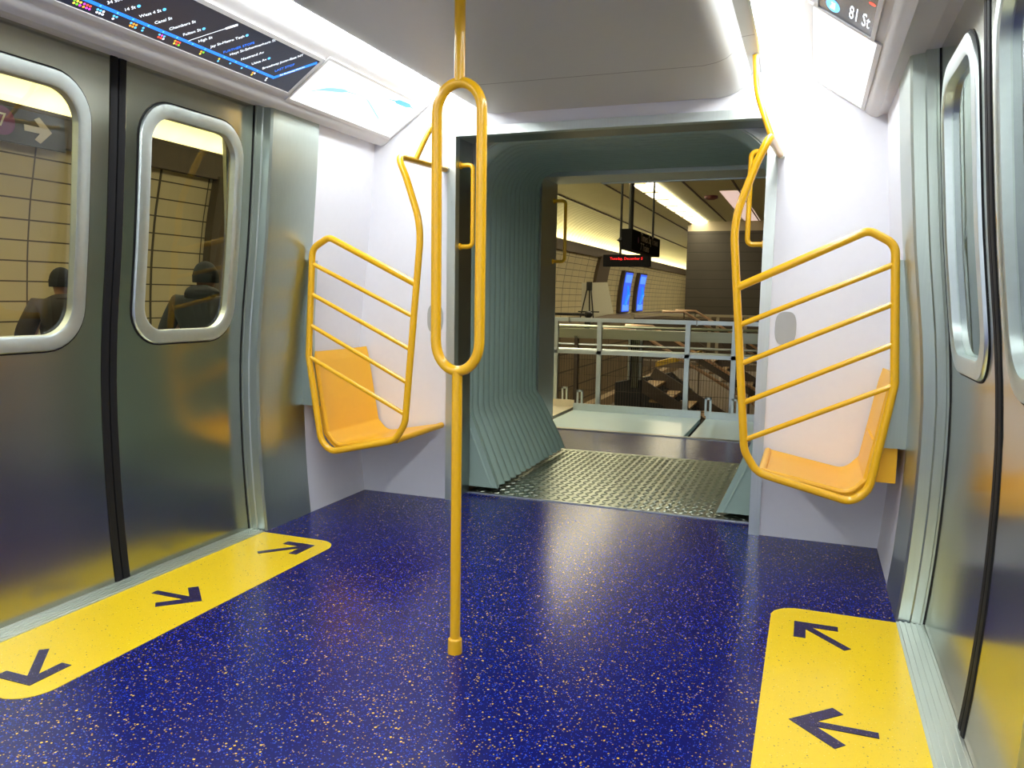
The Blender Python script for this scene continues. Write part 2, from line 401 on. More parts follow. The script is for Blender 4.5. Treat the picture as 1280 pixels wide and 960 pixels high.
def wall_strip(name, s, y0, y1, mat, z0=0, z1=2.0, ins=0.0, ny=2):
    zs = [z0]+[z for z in ZS if z0+.02 < z < z1-.02]+[z1]
    rows = [[(s*(W(z)-ins), y0+(y1-y0)*j/(ny-1), z) for j in range(ny)] for z in zs]
    mb = MB().sheet(rows, th=(s*.045, 0, 0))
    return struct(name, mb, mat)
DY0, DY1 = 1.53, 3.07
for s, side in ((-1, 'left'), (1, 'right')):
    wall_strip('wall_'+side, s, 3.448, 3.99, WHITE)
    wall_strip('wall_'+side, s, Y0, 1.15, WHITE)
    wall_strip('trim_3', s, DY1+.035, 3.448, STEEL, ins=.003)
    wall_strip('trim_4', s, 1.15, DY0-.035, STEEL, ins=.003)
    # door jambs: stepped profile between wall face and door face
    for (ya, yb, yc) in ((DY1+.04, DY1+.012, DY1), (DY0-.04, DY0-.012, DY0)):
        rows = []
        for z in ZS:
            w_, d_ = s*(W(z)-.003), s*(D(z)+.03)
            rows.append([(w_, ya, z), (w_, yb+(ya-yb)*.4, z), (w_+s*.008, yb, z), (w_+s*.045, yb-(yb-yc)*.2, z), (w_+s*.050, yc+(yb-yc)*.35, z), (w_+s*.078, yc+(yb-yc)*.25, z), (w_+s*.080, yc, z), (d_, yc, z)])
        struct('trim_5', MB().sheet(rows, th=None), STEEL, angle=25)
    # dark door reveal line
    for yy in (DY1-.003, DY0-.003):
        rows = [[(s*(D(z)-.004), yy, z), (s*(D(z)-.004), yy+.007, z)] for z in ZS]
        struct('trim_6', MB().sheet(rows, th=(s*.03, 0, 0)), DARK)
    # sill with ridges
    mb = MB().box(s*1.378, s*1.475, DY0, DY1, -.03, .004)
    for k in range(5): mb.box(s*(1.388+k*.018), s*(1.396+k*.018), DY0, DY1, .004, .008)
    struct('trim_7', mb, SILLM, smooth=False)
    # soffit above the door
    struct('trim_8', MB().box(s*1.27, s*1.46, DY0-.04, DY1+.04, 1.993, 2.02), COVEM, smooth=False)
    # backing behind doors and walls
    # cove above the wall: lip, sloped panel, light trough
    prof = [(1.345, 1.985), (1.283, 1.978), (1.262, 1.968), (1.235, 1.975), (1.213, 1.992), (1.208, 2.001), (.965, 2.170), (.950, 2.178), (.940, 2.186), (.940, 2.26)]
    rows = [[(s*x, Y0, z), (s*x, 3.985, z)] for x, z in prof]
    struct('trim_9', MB().sheet(rows, th=(0, 0, .03)), COVEM, angle=25)
    # lit strip
    ls = thing('light_strip', (s*.86, Y0, 2.2), 'long white fluorescent-bright light strip between ceiling and '+('left' if s < 0 else 'right')+' hand cove', 'ceiling light')
    lp = [(.770, 2.215), (.79, 2.203), (.84, 2.194), (.90, 2.189), (.938, 2.187)]
    MB().sheet([[(s*x, Y0, z), (s*x, 3.975, z)] for x, z in lp], th=(0, 0, .012)).build('diffuser', LAMPM, ls)
    mb = MB().box(s*.762, s*.772, Y0, 3.98, 2.203, 2.235); mb.box(s*.762, s*.945, Y0, 3.98, 2.232, 2.25)
    mb.build('housing', ALU, ls, smooth=False)

# centre ceiling panel
cp = [(-.765, 2.205), (-.712, 2.20), (-.705, 2.175), (-.685, 2.145), (-.655, 2.122), (-.615, 2.108), (-.56, 2.10)]
cp = cp+[(0, 2.10)]+[(-x, z) for x, z in reversed(cp)]
struct('ceiling', MB().sheet([[(x, Y0, z), (x, 3.985, z)] for x, z in cp], th=(0, 0, .02)), CEILM, angle=30)
struct('ceiling', MB().box(-1.6, 1.6, Y0, 5.0, 2.30, 2.34), CEILM, smooth=False)

# end wall with opening
OW = .845
mb = MB()
mb.box(-1.50, -OW, 3.99, 4.03, 0, 2.34); mb.box(OW, 1.50, 3.99, 4.03, 0, 2.34); mb.box(-OW, OW, 3.99, 4.03, 2.03, 2.34)
struct('wall_front', mb, WHITE, smooth=False)
struct('wall_back', MB().box(-1.6, 1.6, Y0-.04, Y0, 0, 2.34), WHITE, smooth=False)
# portal trim (aluminium) with screws
mb = MB(); mb.box(-.850, -.800, 3.978, 3.9895, 0, 1.995); mb.box(.800, .850, 3.978, 3.9895, 0, 1.995); mb.box(-.850, .850, 3.978, 3.9895, 1.995, 2.04); mb.box(-.845, -.800, 3.9895, 4.03, 0, 2.03); mb.box(.800, .845, 3.9895, 4.03, 0, 2.03); mb.box(-.8, .8, 3.9895, 4.03, 1.995, 2.03)
for s in (-1, 1):
    for z in (.12, .55, .95, 1.3, 1.65, 1.9):
        mb.tube([(s*.825, 3.975, z), (s*.825, 3.979, z)], .005, 8)
struct('trim_10', mb, ALU, smooth=False)
# arched fascia above portal
arch = [(-.66, 2.2), (-.56, 2.115), (-.45, 2.085), (0, 2.078), (.45, 2.085), (.56, 2.115), (.66, 2.2)]
# vestibule walls
for s, nm_ in ((-1, 'left'), (1, 'right')):
    struct('wall_'+nm_, MB().box(s*.800, s*.83, 4.031, 4.20, 0, 2.03), DKSTEEL, smooth=False)
struct('ceiling', MB().box(-.80, .80, 4.031, 4.20, 1.995, 2.03), DKSTEEL, smooth=False)

# ================================================================== doors
def rr(y0, y1, z0, z1, r, n=8):
    pts = []
    for (cy, cz, a0) in ((y1-r, z1-r, 0), (y0+r, z1-r, 90), (y0+r, z0+r, 180), (y1-r, z0+r, 270)):
        for k in range(n+1):
            a = radians(a0+90*k/n); pts.append((cy+r*cos(a), cz+r*sin(a)))
    # subdivide long straight sides
    out = []
    for i in range(len(pts)):
        p, q = pts[i], pts[(i+1) % len(pts)]; out.append(p)
        if (i+1) % (n+1) == 0:
            for k in range(1, 8): out.append((p[0]+(q[0]-p[0])*k/8, p[1]+(q[1]-p[1])*k/8))
    return out
def on_rect(p, y0, y1, z0, z1, c):
    dy, dz = p[0]-c[0], p[1]-c[1]
    ts = []
    if dy > 1e-9: ts.append((y1-c[0])/dy)
    if dy < -1e-9: ts.append((y0-c[0])/dy)
    if dz > 1e-9: ts.append((z1-c[1])/dz)
    if dz < -1e-9: ts.append((z0-c[1])/dz)
    t_ = min(ts); return (c[0]+dy*t_, c[1]+dz*t_)
def door(idx, s, ya, yb, seal_side, label):
    """leaf from ya to yb; seal_side = y of the meeting edge"""
    wy0, wy1 = (ya+.065, yb-.065) if True else (0, 0)
    root = thing('door_%d' % idx, (s*1.47, (ya+yb)/2, 0), label, 'train door', kind='structure')
    wy0, wy1 = (2.41, 3.00) if ya > 2.2 else (1.60, 2.19)
    wz0, wz1 = .93, 1.885
    zb, zt = .88, 1.93
    inner = rr(wy0+.03, wy1-.03, wz0+.03, wz1-.03, .12)
    c = ((wy0+wy1)/2, (wz0+wz1)/2)
    outer = [on_rect(p, ya, yb, zb, zt, c) for p in inner]
    for cy in (ya, yb):
        for cz in (zb, zt):
            k = min(range(len(outer)), key=lambda i: (outer[i][0]-cy)**2+(outer[i][1]-cz)**2); outer[k] = (cy, cz)
    mb = MB(); loops = []
    for k in range(5):
        t_ = k/4; loops.append([(s*D(a[1]+(b_[1]-a[1])*t_), a[0]+(b_[0]-a[0])*t_, a[1]+(b_[1]-a[1])*t_) for a, b_ in zip(outer, inner)])
    loops.append([(s*(D(z)+.05), y, z) for y, z in inner])
    mb.rings(loops)
    for z0, z1, n in ((0.006, zb, 14), (zt, 2.03, 3)):
        mb.sheet([[(s*D(z0+(z1-z0)*i/n), ya+(yb-ya)*j/4, z0+(z1-z0)*i/n) for j in range(5)] for i in range(n+1)])
    leaf = mb.build('door_panel', DOORM, root, angle=50)
    # window frame
    def loop(inset, off, r): return [(s*(D(z)-off), y, z) for y, z in rr(wy0+inset, wy1-inset, wz0+inset, wz1-inset, r)]
    fm = MB().rings([loop(0, -.002, .15), loop(0, .006, .15), loop(.004, .012, .147), loop(.048, .014, .11), loop(.056, .010, .105), loop(.058, -.016, .102)])
    fm.build('window_frame', FRAMEM, root, angle=40)
    gk = MB().rings([loop(-.006, 0, .156), loop(-.006, .003, .156), loop(0, .003, .15)]); gk.build('gasket', RUB, root)
    g1 = loop(.054, -.010, .10)
    mid = [[(s*(D(c[1]+(z-c[1])*t_)+.012), c[0]+(y-c[0])*t_, c[1]+(z-c[1])*t_) for (x, y, z) in g1] for t_ in (1, .75, .5, .25, .02)]
    MB().rings(mid, close_last=True).build('window_pane', GLASS, root)
    # rubber edge
    e0, e1 = (seal_side, seal_side+.038) if ya > 2.2 else (seal_side-.038, seal_side)
    rows = []
    for i in range(27):
        z = .006+2.02*i/26
        rows.append([(s*(D(z)+.01), e0+.0015, z), (s*(D(z)-.003), e0+.004, z), (s*(D(z)-.005), (e0+e1)/2, z), (s*(D(z)-.003), e1-.003, z), (s*(D(z)+.01), e1, z)])
    MB().sheet(rows).build('edge_seal', RUB, root)
    return root
YM = 2.31
door(1, -1, YM+.038, DY1, YM, 'stainless sliding door leaf on the left, nearer the seat')
door(2, -1, DY0, YM-.038, YM, 'stainless sliding door leaf at the far left edge of the photo')
door(3, 1, YM+.038, DY1, YM, 'stainless sliding door leaf on the right, nearer the seat')
door(4, 1, DY0, YM-.038, YM, 'stainless sliding door leaf at the right edge of the photo')

# ================================================================== floor mats with arrows
def stroke(a, b_, w):
    a, b_ = Vector(a), Vector(b_); d = (b_-a).normalized(); n = Vector((-d.y, d.x)); return [a-n*w/2, b_-n*w/2, b_+n*w/2, a+n*w/2]
def arrow(mb, tip, tail, barb1, barb2, w=.034):
    # chevron (V) as one polygon, then the shaft
    tip, tail, b1, b2 = Vector(tip), Vector(tail), Vector(barb1), Vector(barb2)
    d = (tip-tail).normalized()
    def inner(b_, o):
        e = (b_-tip).normalized(); n = Vector((-e.y, e.x))
        if n.dot(tail-tip) < 0: n = -n
        return n*w*1.15
    n1, n2 = inner(b1, 1), inner(b2, 1)
    # crotch point: intersection of offset edges
    e1, e2 = (b1-tip).normalized(), (b2-tip).normalized()
    A, B = tip+n1, tip+n2
    den = e1.x*e2.y-e1.y*e2.x; tt = ((B.x-A.x)*e2.y-(B.y-A.y)*e2.x)/den
    X = A+e1*tt
    poly = [tip, b1, b1+n1, X, b2+n2, b2]
    Z = .0032
    mb.prism([(p.x, p.y) for p in poly], (0, 0, Z-.002), (1, 0, 0), (0, 1, 0), (0, 0, 1), .002)
    st = stroke(X+d*w*.3, tail, w*.85)
    mb.prism([(p.x, p.y) for p in st], (0, 0, Z-.0016), (1, 0, 0), (0, 1, 0), (0, 0, 1), .002)
for s in (-1, 1):
    yc, hl = 2.275, .79
    R = .10
    r0 = (1.378, yc-hl); pts = [(1.378, yc-hl), (1.378, yc+hl)]
    for k in range(9):
        a = radians(90+90*k/8); pts.append((.953+R+R*cos(a), yc+hl-R+R*sin(a)))
    for k in range(9):
        a = radians(180+90*k/8); pts.append((.953+R+R*cos(a), yc-hl+R+R*sin(a)))
    pts = [(s*x, y) for x, y in pts]
    root = thing('floor_mat', (s*1.16, yc, 0), 'yellow speckled floor panel with navy arrows before the '+('left' if s < 0 else 'right')+' hand doors', 'floor mat')
    MB().prism(pts, (0, 0, 0), (1, 0, 0), (0, 1, 0), (0, 0, 1), .0015).build('panel', MATM, root, smooth=False)
    o = 0 if s < 0 else -.05
    for tip, tail, b1, b2 in (((1.035, 2.985), (1.205, 2.80), (1.18, 2.985), (1.035, 2.845)),
                              ((1.035, 2.265), (1.262, 2.265), (1.150, 2.375), (1.150, 2.155)),
                              ((1.035, 1.565), (1.205, 1.75), (1.18, 1.565), (1.035, 1.705))):
        mb = MB(); f = lambda p: (s*p[0], p[1]+o)
        arrow(mb, f(tip), f(tail), f(b1), f(b2)); mb.build('arrow', ARROWM, root, smooth=False)

# ================================================================== centre pole
PX, PY = .012, 2.24
root = thing('grab_pole', (PX, PY, 0), 'yellow floor-to-ceiling pole with elongated oval loop in middle of the car', 'grab pole')
MB().tube([(PX, PY, .0), (PX, PY, .912)], .0165, 20).build('lower_shaft', YEL, root)
MB().tube([(PX, PY, 1.785), (PX, PY, 2.10)], .0165, 20).build('upper_shaft', YEL, root)
mb = MB().tube([(PX, PY, 0), (PX, PY, .006), (PX, PY, .046), (PX, PY, .050)], [.0235, .0235, .0225, .018], 20); mb.build('foot_collar', YEL, root)
mb = MB().tube([(PX, PY, 2.06), (PX, PY, 2.098)], [.022, .026], 20); mb.build('ceiling_collar', YEL, root)
LW = .074; zt_, zb_ = 1.782, .915
pl = []
for k in range(17):
    a = pi*k/16; pl.append((PX+LW*cos(a), PY, zt_-LW*1.15+LW*1.15*sin(a)))
for k in range(17):
    a = pi+pi*k/16; pl.append((PX+LW*cos(a), PY, zb_+LW*1.25+LW*1.25*sin(a)))
MB().tube(pl, .0162, 18, closed=True).build('loop', YEL, root)

# ================================================================== seat barriers
BY = 3.41
for s in (-1, 1):
    sd = 'left' if s < 0 else 'right'
    root = thing('seat_barrier', (s*1.05, BY, .36), 'yellow tubular barrier with slanted bars beside the '+sd+' hand seat', 'grab rail')
    P = lambda x, z, y=BY: (s*x, y, z)
    main = [P(.735, 1.196), P(1.225, 1.425), P(1.322, 1.37), P(1.352, .83), P(1.285, .40), P(1.225, .345), P(.855, .432), P(.800, .52), P(.735, 1.24), P(.715, 1.47), P(.795, 1.70), P(.840, 1.80), (s*.857, 3.985, 1.825)]
    path = fillet(main, [.05, .07, .12, .10, .08, .10, .12, .6, .45, .3, .055], 8)
    MB().tube(path, .0165, 16).build('tube_frame', YEL, root)
    for (xa, za, xb, zb) in ((.757, 1.043, 1.320, 1.146+.150), (.773, .884, 1.330, 1.146), (.788, .721, 1.341, .990), (.803, .566, 1.349, .828)):
        MB().tube([P(xa-.004, za), P(xb+.006, zb)], .0112, 12).build('slanted_bar', YEL, root)
    cb = fillet([(s*.848, 3.60, 1.806), (s*.80, 3.63, 1.93), (s*.762, 3.69, 2.04), (s*.748, 3.69, 2.199)], [.3, .3], 8)
    MB().tube(cb, .013, 14).build('ceiling_arm', YEL, root)
    MB().tube([(s*.857, 3.968, 1.8242), (s*.857, 3.989, 1.825)], .022, 16).build('wall_flange', ALU, root)

# ================================================================== seats
for s in (-1, 1):
    sd = 'left' if s < 0 else 'right'
    root = thing('bench', (s*1.2, 3.71, .4), 'orange moulded plastic wall seat on the '+sd+' hand side of the gangway', 'seat')
    # profile of sitting face: back top -> bend -> front
    def prof(inset=0):
        return fillet([(1.352, 0, .850), (1.338, 0, .80), (1.274, 0, .435), (1.215, 0, .371), (.868, 0, .437)], [.05, .02, .10, .02], 8)
    pr = [(p.x, p.z) for p in prof()]
    # offset for thickness
    def offs(pr, d):
        out = []
        for i, (x, z) in enumerate(pr):
            a = pr[max(0, i-1)]; b_ = pr[min(len(pr)-1, i+1)]; tx, tz = b_[0]-a[0], b_[1]-a[1]; l = sqrt(tx*tx+tz*tz)
            out.append((x-tz/l*d*-1, z-(tx/l)*d*-1) if False else (x+(-tz/l)*d, z+(tx/l)*d))
        return out
    back = offs(pr, .026)
    ya, yb = 3.455, 3.972
    mb = MB()
    ny = 9; rows_t = []; rows_b = []
    for i in range(len(pr)):
        rt, rb = [], []
        for j in range(ny):
            t_ = j/(ny-1); y = ya+(yb-ya)*t_
            dish = .012*(1-(2*t_-1)**4)
            q = offs(pr, dish)[i]; rt.append((s*q[0], y, q[1])); rb.append((s*back[i][0], y, back[i][1]))
        rows_t.append(rt); rows_b.append(rb)
    mb.sheet(rows_t); mb.sheet(rows_b)
    k = len(pr)
    for j in (0, ny-1):
        mb.sheet([[rows_t[i][j], rows_b[i][j]] for i in range(k)])
    mb.sheet([[rows_t[0][j], rows_b[0][j]] for j in range(ny)]); mb.sheet([[rows_t[-1][j], rows_b[-1][j]] for j in range(ny)])
    bm_o = mb.build('seat_shell', SEATM, root, angle=50)
    # rolled front edge and near rim
    MB().tube([(s*.872, ya, .425), (s*.872, yb, .425)], .0165, 14).build('front_edge', SEATM, root)
    rim = [(s*x, ya+.006, z) for x, z in offs(pr, .004)]
    MB().tube(rim, .013, 10).build('side_rim', SEATM, root)
    # side cheek filling back to the wall under the mounting plate
    poly = [(1.27, .425), (1.385, .425), (1.385, .572), (1.30, .572)]
    if s > 0: MB().prism([(s*x, z) for x, z in poly], (0, ya+.012, 0), (1, 0, 0), (0, 0, 1), (0, 1, 0), .46).build('rear_box', SEATM, root, smooth=False)
    # stainless mounting plate joining tube and wall
    zs = [.572+.74*i/10 for i in range(11)]
    rows = [[(s*interp([(.5, 1.30), (.8, 1.345), (1.0, 1.345), (1.4, 1.315)], z), 3.436, z), (s*(W(z)+.005), 3.436, z)] for z in zs]
    MB().sheet(rows, th=(0, .018, 0)).build('mounting_plate', STEEL, root)

# ================================================================== small fittings
for s in (-1, 1):
    pts = []
    for k in range(32):
        a = 2*pi*k/32; e = .62
        pts.append((s*.922+.048*math.copysign(abs(cos(a))**e, cos(a)), 1.018+.079*math.copysign(abs(sin(a))**.75, sin(a))))
    mb = MB().prism(pts, (0, 3.990, 0), (1, 0, 0), (0, 0, 1), (0, -1, 0), .006)
    o = mb.build('access_cover', plain('cover_grey', (.42, .43, .41), .4) if s < 0 else MATS['cover_grey'], smooth=False)
    tag(bevel(o, .002), 'grey rounded access cover on white end wall on the '+('left' if s < 0 else 'right')+' of the gangway', 'cover plate')
def handle(x0, x1, y, z0, z1, label, sy=0):
    o = MB().tube(fillet([(x0, y, z0), (x1, y, z0), (x1, y, z1), (x0, y, z1)], [.03, .03], 6), .0125, 14)
    root = thing('grab_bar', (x0, y, z0), label, 'grab handle')
    o.build('bar', YEL, root)
    s_ = 1 if x1 > x0 else -1
    for z in (z0, z1): MB().tube([(x0-s_*.002, y, z), (x0+s_*.008, y, z)], .019, 14).build('flange', YEL, root)
handle(-.800, -.724, 4.04, 1.415, 1.852, 'yellow vertical grab handle on left jamb of the near gangway portal')
handle(.800, .724, 4.04, 1.415, 1.852, 'yellow vertical grab handle on right jamb of the near gangway portal')
handle(-.868, -.772, 5.93, 1.42, 1.88, 'yellow vertical grab handle on the far portal beyond the bellows')

# ================================================================== screens and ad panels on the sloped cove
SL = sqrt(.245**2+.169**2); A_, B_ = .243/SL, .169/SL
SL = 1.0/ (1.0)
def cove_frame(s):
    v = Vector((-s*.243, 0, .169)).normalized(); n = Vector((-s*.169, 0, -.243)).normalized()
    u = Vector((0, 1, 0)) if s < 0 else Vector((0, -1, 0))
    return Vector((s*1.208, 0, 2.001)), u, v, n
GL = .296
def ad(s, y0, y1, label, deco):
    O, u, v, n = cove_frame(s)
    root = thing('ad_panel', (s*1.09, (y0+y1)/2, 2.08), label, 'poster panel')
    U = (lambda y: y) if s < 0 else (lambda y: -y)
    a, b_ = sorted((U(y0), U(y1)))
    mb = MB()
    for (q0, q1, w0, w1) in ((a, b_, .0, .018), (a, b_, .272, .286), (a, a+.012, .018, .272), (b_-.012, b_, .018, .272)):
        mb.frame_box(O+u*q0+v*w0, u, v, n, q1-q0, w1-w0, .006)
    mb.build('frame', COVEM, root, smooth=False)
    MB().frame_box(O+u*(a+.012)+v*.018, u, v, n, b_-a-.024, .254, .003).build('poster', ADM, root, smooth=False)
    if deco:
        for m_, pts, wd in ((ADC, [(3.10, .075), (3.2, .135), (3.32, .165), (3.50, .185)], .012), (ADC, [(3.32, .2), (3.52, .17), (3.72, .10), (3.82, .045)], .004), (ADB, [(3.62, .222), (3.72, .235), (3.84, .240), (3.93, .235)], .014), (ADC, [(3.45, .06), (3.55, .12), (3.66, .2)], .003)):
            pp = fillet([(p[0], p[1], 0) for p in pts], [.3]*(len(pts)-2), 6)
            mb = MB(); m = len(pp); L_, R2 = [], []
            for i in range(m):
                tg = (pp[min(i+1, m-1)]-pp[max(i-1, 0)]).normalized(); nn = Vector((-tg.y, tg.x, 0)); ww = wd*sin(pi*(i+.3)/(m-.4))
                for lst, sg in ((L_, 1), (R2, -1)):
                    q = pp[i]+nn*ww*sg; lst.append(O+u*(q.x if s < 0 else -q.x)+v*q.y+n*.0031)
            mb.sheet([L_, R2], th=n*.0006); mb.build('swoosh', m_, root)
    return root
ad(-1, 3.045, 3.975, 'white poster panel with pale blue swooshes above the left hand seat', True)
ad(1, 3.0, 3.975, 'overexposed white poster panel above the right hand seat', False)
def cjoin(O, u, v, n, parts):
    pass
def screen(s, ya, yb, label):
    O, u, v, n = cove_frame(s)
    root = thing('route_screen', (s*1.09, (ya+yb)/2, 2.08), label, 'display screen')
    a, b_ = (ya, yb) if s < 0 else (-yb, -ya)
    mb = MB()
    for (q0, q1, w0, w1) in ((a-.014, b_+.014, .028, .044), (a-.014, b_+.014, .250, .268), (a-.014, a, .044, .250), (b_, b_+.014, .044, .250)):
        mb.frame_box(O+u*q0+v*w0, u, v, n, q1-q0, w1-w0, .008)
    mb.build('bezel', COVEM, root, smooth=False)
    MB().frame_box(O+u*a+v*.044, u, v, n, b_-a, .206, .004).build('display', SCRM, root, smooth=False)
    return root, O+n*.0042, u, v, n
# left: strip map
root, O, u, v, n = screen(-1, 1.50, 3.018, 'black strip-map screen with blue route line above the left hand doors')
def at2(a, b_): return O+u*a+v*b_
def bar(mb, a0, b0, a1, b1, w, h=.0005):
    p, q = Vector((a0, b0)), Vector((a1, b1)); d = (q-p).normalized(); m_ = Vector((-d.y, d.x))
    mb.prism([tuple(p-m_*w/2), tuple(q-m_*w/2), tuple(q+m_*w/2), tuple(p+m_*w/2)], O, u, v, n, h)
mb = MB(); bar(mb, 1.52, .086, 2.88, .086, .012); bar(mb, 2.872, .082, 3.010, .236, .014); mb.build('route_line', S_BLUE, root, smooth=False)
stops = ['59 St-Columbus Circle', '50 St', '42 St-Port Authority', '34 St-Penn Station', '14 St', 'West 4 St', 'Canal St', 'Chambers St', 'Fulton St', 'High St', 'Jay St-Metro Tech', 'Hoyt St-Schermerhorn St', 'Nostrand Av', 'Utica Av', 'Broadway Jnctn-East NY']
ang = radians(48); d1 = u*cos(ang)+v*sin(ang); d2 = -u*sin(ang)+v*cos(ang)
mbt = MB(); mbd = MB(); mbr = MB()
us = [2.083-.067*(4-i) for i in range(4)]+[2.083, 2.146, 2.212, 2.278, 2.343, 2.419, 2.483, 2.587, 2.652, 2.716, 2.782]
accessible = {3, 4, 5, 8, 10, 13}
ends = {}
for i, (st, uu) in enumerate(zip(stops, us)):
    vs, fs = text_mesh(st, .0185, at2(uu, .104), d1, d2, n); MB().add(vs, fs).build('station_name', S_WHITE, root, smooth=False)
    L = max((Vector(q)-at2(uu, .104)).dot(d1) for q in vs)
    if i in accessible:
        c = at2(uu, .104)+d1*(L+.011)
        MB().prism([(.0065*cos(k*pi/4), .0065*sin(k*pi/4)) for k in range(8)], c, u, v, n, .0005).build('access_symbol', S_LBLUE, root, smooth=False)
    MB().prism([(.004*cos(k*pi/4), .004*sin(k*pi/4)) for k in range(8)], at2(uu-.012, .086), u, v, n, .0007).build('stop_mark', S_LBLUE, root, smooth=False)
MB().add(*text_mesh('Far Rockaway Mott Av', .0125, at2(2.893, .107)+n*.0006, (u*.138+v*.154).normalized(), (u*-.154+v*.138).normalized(), n)).build('station_name', S_WHITE, root, smooth=False)
bar(mbt, 2.381, .089, 2.388, .100, .0022); bar(mbt, 2.388, .100, 2.476, .203, .0022); bar(mbt, 2.474, .200, 2.506, .236, .010)
mbt.build('branch_line', S_WHITE, root, smooth=False)
MB().add(*text_mesh('FURTHER STOPS', .0175, at2(2.553, .102), d1, d2, n)).build('heading', S_DBLUE, root, smooth=False)
MB().add(*text_mesh('LAST STOP', .0185, at2(2.85, .116), (u*.138+v*.154).normalized(), (u*-.154+v*.138).normalized(), n)).build('heading', S_DBLUE, root, smooth=False)
bul = {}
pal = [S_LBLUE, S_ORG, S_RED, S_GRN, S_YEL, S_MAG, S_WHITE]
clusters = [(1.80, 'RYG'), (1.93, 'GYYGYM'), (1.965, 'MORMRM'), (2.015, 'BWBWWW'), (2.078, 'BWB'), (2.148, 'BOOOOB'), (2.20, 'BB'), (2.272, 'BRMRBW'), (2.345, 'OYRRRG'), (2.475, 'OYG'), (2.571, 'YB'), (2.633, 'B'), (2.70, 'B'), (2.768, 'OYW'), (2.856, 'WW')]
cm = dict(B=S_LBLUE, O=S_ORG, R=S_RED, G=S_GRN, Y=S_YEL, M=S_MAG, W=S_WHITE); mbs = {k: MB() for k in cm}
for uu, cs in clusters:
    for i, ch in enumerate(cs):
        a, b_ = uu+(i//2)*.011-.010+(i % 2)*.004, .070-(i % 2)*.011
        MB().prism([(.0045*cos(k*pi/4), .0045*sin(k*pi/4)) for k in range(8)], at2(a, b_), u, v, n, .0005).build('line_bullet', cm[ch], root, smooth=False)
# right screen
root, O, u, v, n = screen(1, 1.60, 2.985, 'dark screen with large white characters above the right hand doors')
ub = -2.985
mb = MB()
mb.add(*text_mesh('81 St', .17, at2(ub+.115, .135), -v, u, n, sx=.22)); mb.build('large_text', S_WHITE, root, smooth=False)
mb = MB(); mb.prism([(.055*cos(k*pi/12), .026*sin(k*pi/12)) for k in range(24)], at2(ub+.085, .195), u, v, n, .0005); mb.build('blue_oval', S_LBLUE, root, smooth=False)
mb = MB(); mb.add(*text_mesh('Next', .03, at2(ub+.085, .195)+n*.0006, u, v, n, align='CENTER')); mb.build('oval_text', S_WHITE, root, smooth=False)
mb = MB(); mb.add(*text_mesh('8 Av Local', .035, at2(ub+.31, .16), -v, u, n, sx=.7, align='CENTER')); mb.build('blue_text', S_BLUE, root, smooth=False)
mb = MB(); mb.prism([(.012*cos(k*pi/6), .012*sin(k*pi/6)) for k in range(12)], at2(ub+.29, .062), u, v, n, .0005); mb.build('red_dot', S_RED, root, smooth=False)

# ================================================================== gangway bellows
root = thing('gangway_bellows', (0, 4.9, 0), 'grey-green ribbed rubber bellows joining the two cars', 'bellows')
def bell_prof(o, t=0.0):
    """half profile from skirt foot up and across the roof (x>0 side), offset o outward"""
    X, T = .80+.065*t+o, 1.985+.055*t+o
    R = .32-.20*t
    pts = []
    pts += [(.63+o*.6, .035), (.66+o*.7, .11), (.715+o*.8+.02*t, .25), (.775+o*.9+.045*t, .405), (X-.008, .45), (X, .50)]
    for z in (.8, 1.1, 1.4): pts.append((X, z))
    for k in range(11):
        a = radians(90*k/10); pts.append((X-R+R*cos(a), T-R+R*sin(a)))
    pts.append((.3, T)); pts.append((0, T))
    return pts
def bell_rows(half):
    rows = []; ny = 15*8
    for j in range(ny+1):
        y = 4.20+1.42*j/ny; ph = (j % 8)/8
        o = .030*(1-abs(sin(pi*(j/8.0))))**.8*-1+.035       # sharp valleys, rounded folds
        o = .042-.042*abs(sin(pi*j/8.0))**.6
        p = bell_prof(o, j/ny)
        if half == 's': rows.append([(x, y, z) for x, z in p[:6]])
        elif half == 'r': rows.append([(x, y, z) for x, z in p[5:]])
    return rows
for s in (-1, 1):
    r_ = [[(s*x, y, z) for x, y, z in row] for row in bell_rows('s')]
    MB().sheet(r_).build('skirt', BELL, root, angle=60)
r_ = [[(-x, y, z) for x, y, z in row]+[(x, y, z) for x, y, z in reversed(row[:-1])] for row in bell_rows('r')]
MB().sheet(r_).build('fabric', BELL, root, angle=60)
for s in (-1, 1):       # near end flange closing behind the portal
    mb = MB(); mb.prism([(s*.62, .035), (s*.80, .47), (s*.835, .47), (s*.835, .035)], (0, 4.205, 0), (1, 0, 0), (0, 0, 1), (0, 1, 0), .01)
    mb.build('end_skirt', BELL, root, smooth=False)
for s in (-1, 1):
    X, T, R = .835, 2.02, .32
    poly = [(s*.86, T+.03), (s*(X-R), T+.03)]+[(s*(X-R+R*sin(radians(9*k))), T-R+R*cos(radians(9*k))) for k in range(11)]+[(s*.86, T-R)]
    MB().prism(poly, (0, 4.202, 0), (1, 0, 0), (0, 0, 1), (0, 1, 0), .01).build('corner_plate', DKSTEEL, root, smooth=False)
# far portal
mb = MB()
for s in (-1, 1): mb.box(s*.868, s*.93, 5.64, 6.02, 0, 2.04)
mb.box(-.868, .868, 5.64, 6.02, 2.018, 2.13)
struct('trim_11', mb, ALU, smooth=False)
mb = MB().box(-.52, .80, 6.02, 6.06, 2.012, 2.035); struct('trim_12', mb, RAILM, smooth=False)
# outer shell of gangway, dark, so no light leaks
mb = MB().box(-1.0, 1.0, 4.03, 5.66, 2.10, 2.13); mb.box(-1.0, -.97, 4.03, 5.66, -.05, 2.13); mb.box(.97, 1.0, 4.03, 5.66, -.05, 2.13)
struct('wall_gangway', mb, DARK, smooth=False)
